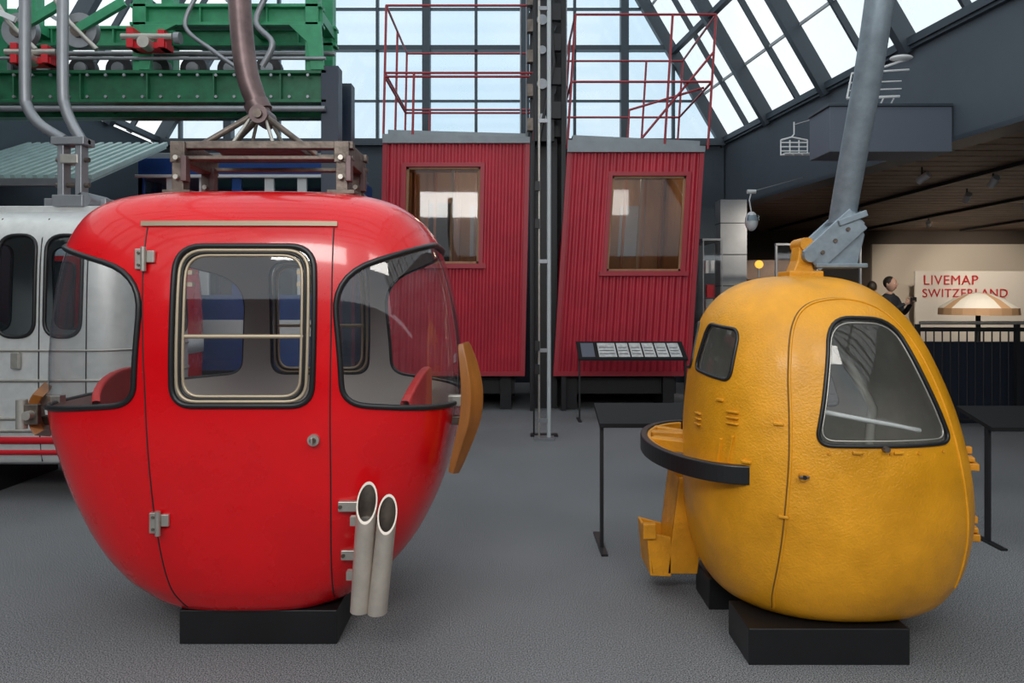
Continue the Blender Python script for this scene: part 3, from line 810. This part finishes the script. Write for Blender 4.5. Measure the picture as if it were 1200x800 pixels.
# ================================================================= CORRUGATED CABINS
def hut(name, cx, w, win, sh_, H=3.1, y=9.7, z0=.47, D=1.9):
    E = empty(name, (cx, y, 0))
    SM = Matrix.Identity(4); SM[0][2] = sh_
    M = Matrix.Translation((cx, y, z0)) @ SM
    b = B('corrugated_body'); b.M = M
    hw = w / 2; per = .088; wx0, wx1, wz0, wz1 = win
    def wall(p0, p1, nrm, hole=None):
        p0 = Vector(p0); p1 = Vector(p1); L = (p1 - p0).length; n = int(L / per) * 6; nrm = Vector(nrm)
        zs = [0, .9, wz0, wz1, H] if hole else [0, H]
        vs = []; fs = []
        for i in range(n + 1):
            t = i / n
            o = .5 + .5 * math.tanh(2.2 * math.cos(2 * math.pi * i / 6)) / math.tanh(2.2)
            p = p0.lerp(p1, t) + nrm * (o * .024)
            for z in zs: vs.append((p.x, p.y, z))
        k = len(zs)
        for i in range(n):
            xm = p0.lerp(p1, (i + .5) / n).x
            for j in range(k - 1):
                if hole and j == 2 and wx0 < xm < wx1: continue
                fs.append((i * k + j, (i + 1) * k + j, (i + 1) * k + j + 1, i * k + j + 1))
        b.add(vs, fs, HUT, True)
    wall((-hw, 0, 0), (hw, 0, 0), (0, -1, 0), True)
    wall((hw, 0, 0), (hw, D, 0), (1, 0, 0)); wall((hw, D, 0), (-hw, D, 0), (0, 1, 0)); wall((-hw, D, 0), (-hw, 0, 0), (-1, 0, 0))
    for sx in (-1, 1): b.box(sx * hw - .03, sx * hw + .03, -.035, .02, 0, H, HUTF)
    b.box(-hw, hw, -.03, .02, 0, .06, HUTF)
    b.build(E)
    b = B('window_frame'); b.M = M
    f = .055
    b.box(wx0 - f, wx0, -.04, .06, wz0 - f, wz1 + f, HUTF); b.box(wx1, wx1 + f, -.04, .06, wz0 - f, wz1 + f, HUTF)
    b.box(wx0, wx1, -.04, .06, wz1, wz1 + f, HUTF); b.box(wx0 - .1, wx1 + .1, -.07, .06, wz0 - f - .01, wz0, HUTF)
    g = .03
    b.box(wx0, wx0 + g, .0, .04, wz0, wz1, WOODL); b.box(wx1 - g, wx1, .0, .04, wz0, wz1, WOODL)
    b.box(wx0, wx1, .0, .04, wz0, wz0 + g, WOODL); b.box(wx0, wx1, .0, .04, wz1 - g, wz1, WOODL)
    xm = wx0 + (wx1 - wx0) * (.42 if cx > 0 else .62)
    b.box(xm - .02, xm + .02, .05, .08, wz0, wz1, WOODL)
    b.box(wx0, wx1, .02, .026, wz0, wz1, GLH)
    b.build(E)
    b = B('interior'); b.M = M
    b.box(-hw + .03, hw - .03, D - .09, D - .04, .05, H - .05, WOODL)
    b.box(-hw + .04, -hw + .07, .05, D - .05, .05, H - .05, WOODL); b.box(hw - .07, hw - .04, .05, D - .05, .05, H - .05, WOODL)
    b.box(-hw + .03, hw - .03, .03, D - .04, .02, .08, WOODL); b.box(-hw + .03, hw - .03, .03, D - .04, H - .07, H - .02, WOODL)
    for x in np.linspace(-hw + .15, hw - .15, 6): b.box(x, x + .04, D - .13, D - .09, .05, H - .05, WOOD)
    b.box(-hw + .1, hw - .1, D - .5, D - .1, .45, .5, WOOD)
    b.box(.1, .5, D - .10, D - .088, 1.7, 2.5, GREYM); b.box(-.6, -.1, D - .11, D - .095, 1.6, 2.55, BLK)
    b.box(-.62, -.56, D - .14, D - .09, 1.5, 2.6, WOOD); b.box(-.12, -.06, D - .14, D - .09, 1.5, 2.6, WOOD)
    b.build(E)
    b = B('roof'); b.M = M
    b.prism([(-hw - .03, H), (hw + .03, H), (hw + .03, H + .08), (-hw - .03, H + (.12 if cx < 0 else .16))], 'y', -.07, D + .07, ROOFG)
    b.prism([(-hw + .03, H + .08), (hw - .03, H + .08), (hw - .03, H + (.14 if cx < 0 else .16)), (-hw + .03, H + (.19 if cx < 0 else .24))], 'y', .0, D, ROOFG)
    b.build(E)
    b = B('roof_railing'); b.M = M
    zt = H + 1.85; r = .017
    for z in (zt, H + .95, H + .9) if cx < 0 else (zt, H + .95):
        b.tube([(-hw - .03, 0, z), (hw + .08, 0, z)], r, RAILR, 8); b.tube([(-hw - .03, D, z), (hw + .08, D, z)], r, RAILR, 8)
        b.tube([(-hw - .03, 0, z), (-hw - .03, D, z)], r, RAILR, 8); b.tube([(hw + .08, 0, z), (hw + .08, D, z)], r, RAILR, 8)
    for x in (-hw - .03, -hw + .36, hw + .08) if cx < 0 else (-hw - .03, hw - .5, hw + .08):
        for yy in (0, D): b.tube([(x, yy, H + .05), (x, yy, zt if x != -hw + .36 else H + .95)], r, RAILR, 8)
    b.tube([(-hw - .03, D / 2, H + .05), (-hw - .03, D / 2, zt)], r, RAILR, 8)
    if cx > 0:
        b.tube([(0, .1, H + .1), (hw + .08, 0, H + 1.35)], r, RAILR, 8)
        b.tube([(-.1, .1, H + .1), (-.1, .1, H + .6), (hw, .1, H + .9)], r, RAILR, 8)
    b.build(E)
    b = B('trestle')
    for dx in (-hw + .15, hw - .3):
        b.box(cx + dx, cx + dx + .15, y + .15, y + D - .15, 0, z0 + .02, BLK)
    b.box(cx - hw + .1, cx + hw - .1, y + .25, y + .35, .2, .42, BLK)
    b.box(cx - hw + .1, cx + hw - .1, y + D - .4, y + D - .3, .0, .42, BLK)
    b.build(E)
    l = bpy.data.lights.new(name + '_added_fill', 'POINT'); l.energy = 12; l.color = (1, .82, .6); l.shadow_soft_size = .12  # added warm point light that brightens the cabin interior
    lo = bpy.data.objects.new('added_interior_fill', l); lo.location = (cx + sh_ * 2.8, y + .9, z0 + H - .2); COL.objects.link(lo); attach(lo, E)
hut('corrugated_cable_car_cabin', -.81, 1.90, (-.66, .33, 1.50, 2.79), .022)
hut('corrugated_cable_car_cabin', 1.465, 1.77, (-.29, .70, 1.40, 2.67), .062, H=2.98)

# centre mast
b = B('pylon_mast')
b.box(.30, .62, 9.95, 10.25, 0, 5.0, BLK)
b.box(.22, .72, 9.85, 10.3, 3.7, 3.85, BLK)
for x in (.24, .66): b.box(x, x + .06, 9.7, 9.82, 0, 7.5, BLK)
for z, r in ((3.9, .16), (4.35, .2), (4.8, .16), (5.2, .2), (5.55, .15)):
    b.cyl((.40, 9.7, z), (0, 1, 0), r, .07, BLK, 24); b.cyl((.40, 9.66, z), (0, 1, 0), r * .35, .1, GREYM, 16)
    b.cbox((.58, 9.65, z + .1), (.14, .1, .22), BLK); b.cbox((.24, 9.6, z - .1), (.08, .1, .16), STEEL)
b.box(.30, .56, 9.66, 9.74, 3.6, 5.8, BLK)
for x in (.12, .2, .74): b.tube([(x, 9.9, 3.6), (x, 9.9, 7.5)], .012, GREYM, 6)
b.tube([(.34, 9.6, 3.5), (.55, 9.55, 4.6), (.42, 9.6, 6.5)], .02, RUB, 8)
b.box(.27, .69, 10.26, 10.3, 0, 7.5, BLK)
b.build(None)
b = B('track_rope_guide')
b.tube([(.29, 7.75, 0.02), (.29, 7.75, 5.4)], .012, ALU, 10)
b.tube([(.395, 7.75, 0.02), (.395, 7.75, 5.4)], .022, MULLL, 12)
for z in (.2, .95, 1.9, 3.4, 4.6): b.cbox((.345, 7.75, z), (.12, .03, .04), GREYM)
b.box(.24, .45, 7.66, 7.84, 0, .025, GREYM)
for z in (.75, 1.0, 2.3, 2.7): b.cbox((.27, 7.73, z), (.05, .05, .10), BLK)
b.tube([(.24, 7.95, 0), (.24, 7.95, 5.2)], .010, BLK, 8)
b.box(.2, .5, 7.88, 8.0, 0, .02, BLK)
b.build(None)

# ================================================================= STANDS / PANELS
def lectern(x0, x1, y, top, foot, depth, mt, name, panels=False, rise=.08):
    b = B(name)
    t = .02; zf = top - rise
    for x in (x0, x1 - t):
        b.box(x, x + t, y, y + .035, 0, zf, BLK)
        b.box(x - .01, x + t + .01, y - foot * .3, y + foot * .7, 0, .012, BLK)
    ya, yb = y - .05, y + depth
    b.add([(x0 - .01, ya, zf), (x1 + .01, ya, zf), (x1 + .01, yb, top), (x0 - .01, yb, top),
           (x0 - .01, ya, zf - .025), (x1 + .01, ya, zf - .025), (x1 + .01, yb, top - .025), (x0 - .01, yb, top - .025)],
          [(0, 1, 2, 3), (4, 7, 6, 5), (0, 4, 5, 1), (1, 5, 6, 2), (2, 6, 7, 3), (3, 7, 4, 0)], mt)
    if panels:
        s = rise / (yb - ya)
        def zz(yy): return zf + (yy - ya) * s + .003
        x = x0 + .25
        for i, w in enumerate((.22, .14, .14, .14, .14, .14)):
            a, c = ya + .03, yb - .04
            b.add([(x, a, zz(a)), (x + w, a, zz(a)), (x + w, c, zz(c)), (x, c, zz(c))], [(0, 1, 2, 3)], PRINT)
            for k in range(3):
                q = a + (c - a) * (.2 + .22 * k)
                b.add([(x + .015, q, zz(q) + .002), (x + w - .02, q, zz(q) + .002), (x + w - .02, q + .012, zz(q + .012) + .002), (x + .015, q + .012, zz(q + .012) + .002)], [(0, 1, 2, 3)], BLK)
            x += w + .02
        a, c = ya + .03, yb - .04
        b.add([(x0 + .04, a, zz(a)), (x0 + .2, a, zz(a)), (x0 + .2, c, zz(c)), (x0 + .04, c, zz(c))], [(0, 1, 2, 3)], SHELF)
    b.build(None)
lectern(.82, 2.14, 8.9, .96, .3, .30, BLKM, 'information_lectern', True, .19)
lectern(.53, 1.15, 4.35, .84, .42, .25, BLKM, 'barrier_stand')
lectern(2.92, 3.7, 4.45, .80, .45, .30, BLKM, 'barrier_stand')

b = B('black_railing')
ya, yb = 8.55, 8.3; xa, xb = 4.78, 11.0
def ry(x): return ya + (yb - ya) * (x - xa) / (xb - xa)
b.tube([(xa, ya, 1.14), (xb, yb, 1.14)], .025, BLK, 10); b.tube([(xa, ya, .08), (xb, yb, .08)], .018, BLK, 8)
b.tube([(xa - .02, ya - .08, 1.22), (xb, yb - .08, 1.22)], .02, ALU, 10)
x = xa
i = 0
while x < xb:
    if i % 12 == 0: b.box(x - .02, x + .02, ry(x) - .03, ry(x) + .03, 0, 1.2, BLK)
    else: b.tube([(x, ry(x), .08), (x, ry(x), 1.14)], .009, BLK, 6)
    x += .095; i += 1
b.build(None)
b = B('stairwell_dark_sheet'); b.box(4.85, 11, 8.75, 8.85, 0, .98, mat('dark_navy_panel', (.010, .015, .03), .6)); b.build(None)  # added dark sheet standing in for the darkness of the stairwell

b = B('steel_column'); b.box(3.32, 3.74, 11.55, 11.85, 0, 3.08, mat('polished_steel', (.36, .37, .38), .32, .55, var=.15, vscale=2))
for z in (1.7, 2.2, 2.7): b.box(3.315, 3.745, 11.54, 11.86, z, z + .012, BLK)
b.build(None)
b = B('glass_display_case')
b.box(2.95, 3.25, 11.2, 12.4, 0, .9, BLK); b.box(2.95, 2.96, 11.2, 12.4, .9, 2.4, GL); b.box(2.95, 3.25, 11.2, 11.21, .9, 2.4, GL)
b.box(2.94, 3.26, 11.19, 12.41, 2.4, 2.43, GREYM)
for x in (2.945, 3.24): b.box(x, x + .015, 11.19, 11.21, .9, 2.4, GREYM)
b.box(3.05, 3.16, 11.4, 11.6, .9, 1.5, SILV); b.cbox((3.1, 11.35, 1.62), (.12, .1, .2), REDP); b.cbox((3.1, 11.4, 2.0), (.14, .1, .2), WHT)
b.build(None)
b = B('glass_balustrade')
b.box(3.85, 5.1, 10.6, 10.62, .1, 2.28, GL)
for x in (3.85, 4.45, 5.08): b.box(x, x + .025, 10.59, 10.63, 0, 2.3, GREYM)
b.box(3.85, 5.1, 10.58, 10.64, 2.28, 2.31, GREYM); b.box(3.85, 5.1, 10.58, 10.64, 0, .1, GREYM)
b.build(None)
b = B('round_yellow_sign'); b.cyl((3.95, 11.6, 2.05), (0, 1, 0), .065, .03, mat('lit_yellow_sign', (1, .55, .05), .4, emit=.5), 24); b.cyl((3.95, 11.62, 1.05), (0, 0, 1), .015, 2.1, GREYM, 8); b.build(None)
b = B('exhibit_shelving')
b.box(4.2, 6.4, 15.0, 15.5, 0, .9, mat('warm_cabinet', (.2, .11, .06), .6)); b.box(4.2, 6.4, 15.0, 15.5, 1.9, 2.3, SLAT)
for i in range(7): b.cbox((4.4 + i * .3, 15.2, 1.05 + .08 * (i % 3)), (.16, .2, .3 + .16 * (i % 3)), [REDP, WHT, GREYM, WOODL][i % 4])
for x in (4.2, 5.3, 6.34): b.box(x, x + .06, 15.4, 15.48, .9, 1.9, BLK)
b.build(None)

b = B('live_map_sign'); b.box(9.45, 12.3, 17.0, 17.05, 0.0, 2.15, mat('sign_panel', (.68, .62, .54), .7))
b.build(None)
def text(name, body, loc, size, m, parent=None):
    c = bpy.data.curves.new(name, 'FONT'); c.body = body; c.size = size; c.extrude = .004; c.offset = .0; c.space_character = 1.08
    o = bpy.data.objects.new(name, c); c.materials.append(m); o.location = loc; o.rotation_euler = (math.pi / 2, 0, 0)
    COL.objects.link(o); attach(o, parent)
T = empty('sign_lettering', (10, 16.98, 0))
text('title_line', 'LIVEMAP', (9.62, 16.98, 1.83), .32, TXTR, T); text('subtitle_line', 'SWITZERLAND', (9.60, 16.98, 1.54), .28, TXTR, T)
b = B('exhibit_canopy')
stripes = [mat('canopy_white', (.7, .66, .58), .7), mat('canopy_tan', (.5, .3, .16), .7)]
n = 20; C = (8.74, 13.6)
for i in range(n):
    a0, a1 = 2 * math.pi * i / n, 2 * math.pi * (i + 1) / n
    rows = [(.02, 1.62), (.22, 1.585), (.44, 1.48), (.65, 1.33), (.66, 1.20)]
    for (r0, z0), (r1, z1) in zip(rows[:-1], rows[1:]):
        b.add([(C[0] + r0 * math.cos(a0), C[1] + r0 * math.sin(a0), z0), (C[0] + r1 * math.cos(a0), C[1] + r1 * math.sin(a0), z1),
               (C[0] + r1 * math.cos(a1), C[1] + r1 * math.sin(a1), z1), (C[0] + r0 * math.cos(a1), C[1] + r0 * math.sin(a1), z0)], [(0, 1, 2, 3)], stripes[1 if z0 < 1.35 or i % 5 == 0 else 0])
b.cyl((C[0], C[1], .80), (0, 0, 1), .04, 1.60, BLK); b.cyl((C[0], C[1], .02), (0, 0, 1), .4, .04, BLK)
b.build(None)

b = B('wall_display_shelf'); b.box(3.24, 4.49, 7.4, 7.9, 3.0, 3.46, SHELF); b.box(3.22, 4.49, 7.38, 7.9, 3.46, 3.49, MULL); b.build(None, .004)
b = B('model_ski_lift')
c = (3.66, 7.6)
b.tube([(c[0] + .1, c[1], 3.49), (c[0] + .16, c[1], 3.9), (c[0] + .45, c[1], 4.0)], .014, WHT, 8)
b.tube([(c[0] - .15, c[1], 3.60), (c[0] + .4, c[1], 3.62)], .014, WHT, 8); b.tube([(c[0] - .15, c[1], 3.6), (c[0] - .1, c[1], 3.86), (c[0] + .5, c[1], 3.9)], .012, WHT, 8)
for z in (3.68, 3.76): b.tube([(c[0] - .13, c[1], z), (c[0] + .42, c[1], z + .02)], .008, WHT, 6)
for k in range(5): b.tube([(c[0] - .1 + k * .11, c[1], 3.6), (c[0] - .1 + k * .11, c[1] + .12, 3.5)], .008, WHT, 6)
b.ell((c[0] + .42, c[1], 4.02), (.12, .08, .03), WHT)
b.box(c[0], c[0] + .3, c[1] - .1, c[1] + .1, 3.49, 3.505, WHT)
b.build(None)
def chair(name, x, y, z, s):
    b = B(name)
    b.tube([(x, y, z + .55 * s), (x, y, z + .35 * s), (x - .04 * s, y, z + .3 * s)], .012 * s, WHT, 8)
    b.tube([(x - .22 * s, y, z + .25 * s), (x - .04 * s, y, z + .3 * s), (x + .22 * s, y, z + .25 * s)], .014 * s, WHT, 8)
    for sx in (-.22, -.07, .08, .22):
        b.tube([(x + sx * s, y, z + .25 * s), (x + sx * s, y, z), (x + sx * s, y - .16 * s, z - .02 * s)], .012 * s, WHT, 8)
    for zz in (0, .07, .14, .21): b.tube([(x - .22 * s, y, z + zz * s), (x + .22 * s, y, z + zz * s)], .012 * s, WHT, 8)
    for yy in (0, .05, .1, .16): b.tube([(x - .22 * s, y - yy * s, z), (x + .22 * s, y - yy * s, z)], .012 * s, WHT, 8)
    b.tube([(x, y, z + .5 * s), (wx(y) - .03, y, z + .8 * s)], .01, GREYM, 6)
    b.build(None)
chair('model_chairlift_seat', 3.50, 9.0, 3.28, .75)
b = B('model_gondola'); x, y, z = 3.40, 10.3, 2.6
b.ell((x, y, z), (.09, .09, .14), WHT); b.box(x - .08, x + .08, y - .092, y - .06, z, z + .08, GLD)
b.tube([(x, y, z + .12), (x - .03, y, z + .3), (x, y, z + .42)], .010, WHT, 8); b.cyl((x, y, z + .42), (1, 0, 0), .03, .12, WHT, 12)
b.tube([(x, y, z + .42), (wx(y) - .03, y, z + .62)], .006, GREYM, 6)
b.build(None)

def spot_fix(x, y, z, tgt, e=60, size=1.2, col=(1, .90, .78)):
    E = empty('track_spotlight', (x, y, z))
    b = B('lamp_head'); d = (Vector(tgt) - Vector((x, y, z))).normalized()
    p = Vector((x, y, z)); b.tube([p - d * .1, p + d * .06], .045, WHT, 14); b.cyl((x, y, z + .08), (0, 0, 1), .01, .14, BLK, 8)
    b.build(E)
    l = bpy.data.lights.new('spot', 'SPOT'); l.energy = e; l.spot_size = size; l.spot_blend = .7; l.color = col; l.shadow_soft_size = .06
    o = bpy.data.objects.new('lamp_light', l); o.location = p + d * .09
    o.rotation_euler = d.to_track_quat('-Z', 'Y').to_euler(); COL.objects.link(o); attach(o, E)
for x, y, tgt in ((6.3, 9.5, (6.5, 12.5, 1)), (6.9, 11, (8, 15, .5)), (8.5, 12, (9.1, 13.6, 1)), (8.5, 14.8, (10.6, 17.9, 1.6)), (10.9, 14.5, (11.6, 17.9, 1.5)), (6.3, 13.2, (5.2, 15, 1)), (5.2, 9.2, (4.0, 11.5, 1.6)), (10.8, 10.2, (8.5, 9, 0))):  # the spot aimed past the steel column is added to brighten that corner
    spot_fix(x, y, 3.02, tgt, 190 if x < 8 or y > 14 else 120)

# ================================================================= PEOPLE
def person(x, y, rot, H=1.75, phone=True, jacket=CLOTH1, hair=HAIR):
    E = empty('person', (x, y, 0)); k = H / 1.75
    M = Matrix.Translation((x, y, 0)) @ Matrix.Rotation(rot, 4, 'Z') @ Matrix.Scale(k, 4)
    V = [((0, 0, .95), .14, .11), ((0, 0, 1.08), .125, .095), ((0, 0, 1.27), .155, .105), ((0, .01, 1.42), .10, .085), ((0, 0, 1.52), .052, .052)]
    Ed = [(0, 1), (1, 2), (2, 3), (3, 4)]
    hands = []
    for sx in (-1, 1):
        o = len(V)
        if phone: el, wr = (sx * .25, -.07, 1.17), (sx * .07, -.30, 1.34)
        else: el, wr = (sx * .245, .03, 1.13), (sx * .25, -.05, .88)
        V += [((sx * .165, .01, 1.41), .062, .058), (el, .045, .045), (wr, .030, .028)]
        Ed += [(3, o), (o, o + 1), (o + 1, o + 2)]; hands.append((sx, Vector(wr), Vector(el)))
        o = len(V)
        V += [((sx * .09, 0, .86), .088, .085), ((sx * .10, -.012, .48), .062, .060), ((sx * .10, .015, .10), .042, .042), ((sx * .115, -.15, .04), .038, .035)]
        Ed += [(0, o), (o, o + 1), (o + 1, o + 2), (o + 2, o + 3)]
    me = bpy.data.meshes.new('figure'); me.from_pydata([v[0] for v in V], Ed, []); o = bpy.data.objects.new('figure_tmp', me); COL.objects.link(o)
    md = o.modifiers.new('s', 'SKIN')
    for i, sv in enumerate(me.skin_vertices[0].data): sv.radius = (V[i][1], V[i][2]); sv.use_root = (i == 0)
    o.modifiers.new('ss', 'SUBSURF').levels = 2
    dg = bpy.context.evaluated_depsgraph_get(); m2 = bpy.data.meshes.new_from_object(o.evaluated_get(dg))
    bpy.data.objects.remove(o)
    m2.materials.clear()
    for m in (jacket, CLOTH2, SKIN, BLK): m2.materials.append(m)
    for p in m2.polygons:
        c = p.center; p.use_smooth = True
        p.material_index = 3 if c.z < .07 else (1 if c.z < .90 and abs(c.x) < .21 else (2 if c.z > 1.49 else 0))
    m2.transform(M); ob = bpy.data.objects.new('body', m2); COL.objects.link(ob); attach(ob, E)
    b = B('head_and_hands'); b.M = M
    def hd(p):
        q = p.copy()
        if q.z < 0: q.x *= 1 - .28 * q.z * q.z; q.y *= 1 - .15 * q.z * q.z
        return q
    hc = (0, -.02, 1.635)
    b.ell(hc, (.074, .092, .115), SKIN, 20, 14, hd)
    b.ell((0, -.115, 1.625), (.012, .02, .022), SKIN, 8, 6)
    for sx in (-1, 1):
        b.ell((sx * .03, -.103, 1.648), (.012, .008, .007), WHT, 8, 6); b.ell((sx * .03, -.110, 1.648), (.005, .004, .005), HAIR, 8, 6)
        b.ell((sx * .076, -.01, 1.63), (.010, .022, .030), SKIN, 8, 6)
    b.ell((0, -.103, 1.58), (.022, .008, .006), TXTR, 8, 6)
    b.ell((0, .005, 1.665), (.084, .095, .10), hair, 18, 12)
    for sx, wr, el in hands:
        d = (wr - el).normalized(); side = Vector((1, 0, 0)) if not phone else Vector((0, 0, 1))
        side = (side - d * side.dot(d)).normalized(); nn = d.cross(side)
        pc = wr + d * .05
        b.sweep([wr, wr + d * .04, wr + d * .09], [(-.036, -.012), (-.036, .012), (.036, .012), (.036, -.012)], SKIN, False, True, side, [.6, 1, .95])
        for i, L_ in enumerate((.062, .072, .068, .052)):
            s0 = pc + d * .035 + side * (-.028 + i * .019)
            b.tube([s0, s0 + d * L_ * .5 + nn * .006 * sx, s0 + d * L_ * .8 + nn * .03 * sx, s0 + d * L_ * .7 + nn * .045 * sx], .0082, SKIN, 6)
        t0 = wr + d * .03 + side * .03
        b.tube([t0, t0 + side * .025 + d * .02, t0 + side * .03 + d * .05], .0095, SKIN, 6)
    if phone: b.cbox((0, -.385, 1.40), (.13, .012, .07), BLK)
    b.build(E)
person(6.25, 12.0, .5, 1.86, True)
person(6.75, 13.6, 2.6, 1.82, False, CLOTH2)
person(4.75, 14.0, -.4, 1.82, False)
person(5.1, 14.1, .3, 1.78, False, CLOTH2)

# ================================================================= LIGHT
w = bpy.data.worlds.new('sky'); scn.world = w; w.use_nodes = True
nt = w.node_tree; bg = nt.nodes['Background']
tc = nt.nodes.new('ShaderNodeTexCoord'); n = nt.nodes.new('ShaderNodeTexNoise'); n.inputs['Scale'].default_value = 3.0; n.inputs['Detail'].default_value = 7
nt.links.new(tc.outputs['Generated'], n.inputs['Vector'])
r = nt.nodes.new('ShaderNodeValToRGB'); e = r.color_ramp.elements
e[0].position = .35; e[0].color = (.66, .80, .90, 1); e[1].position = .68; e[1].color = (.97, .98, 1.0, 1)
nt.links.new(n.outputs['Fac'], r.inputs['Fac']); nt.links.new(r.outputs['Color'], bg.inputs['Color'])
bg.inputs['Strength'].default_value = 1.5

def area(name, loc, tgt, size, e, col):
    l = bpy.data.lights.new(name, 'AREA'); l.shape = 'RECTANGLE'; l.size = size[0]; l.size_y = size[1]; l.energy = e; l.color = col
    o = bpy.data.objects.new(name, l); o.location = loc; d = Vector(tgt) - Vector(loc)
    o.rotation_euler = d.to_track_quat('-Z', 'Y').to_euler(); COL.objects.link(o)
area('added_front_fill', (-1.5, -2.2, 4.3), (-1.1, 3.6, .9), (2.6, .8), 125, (1, .97, .93))  # added fill lights above and behind the camera, brightening the cabin fronts
area('added_front_fill', (2.4, -1.8, 4.3), (1.5, 3.4, .8), (2.0, .8), 60, (1, .96, .9))

# ================================================================= CAMERA
cam = bpy.data.cameras.new('camera'); co = bpy.data.objects.new('camera', cam); COL.objects.link(co)
co.location = (0, 0, 1.5); co.rotation_euler = (math.pi / 2, 0, 0)
cam.sensor_width = 36; cam.lens = 25.5; cam.shift_y = -50 / 1200
cam.clip_start = .05; cam.clip_end = 200
scn.camera = co
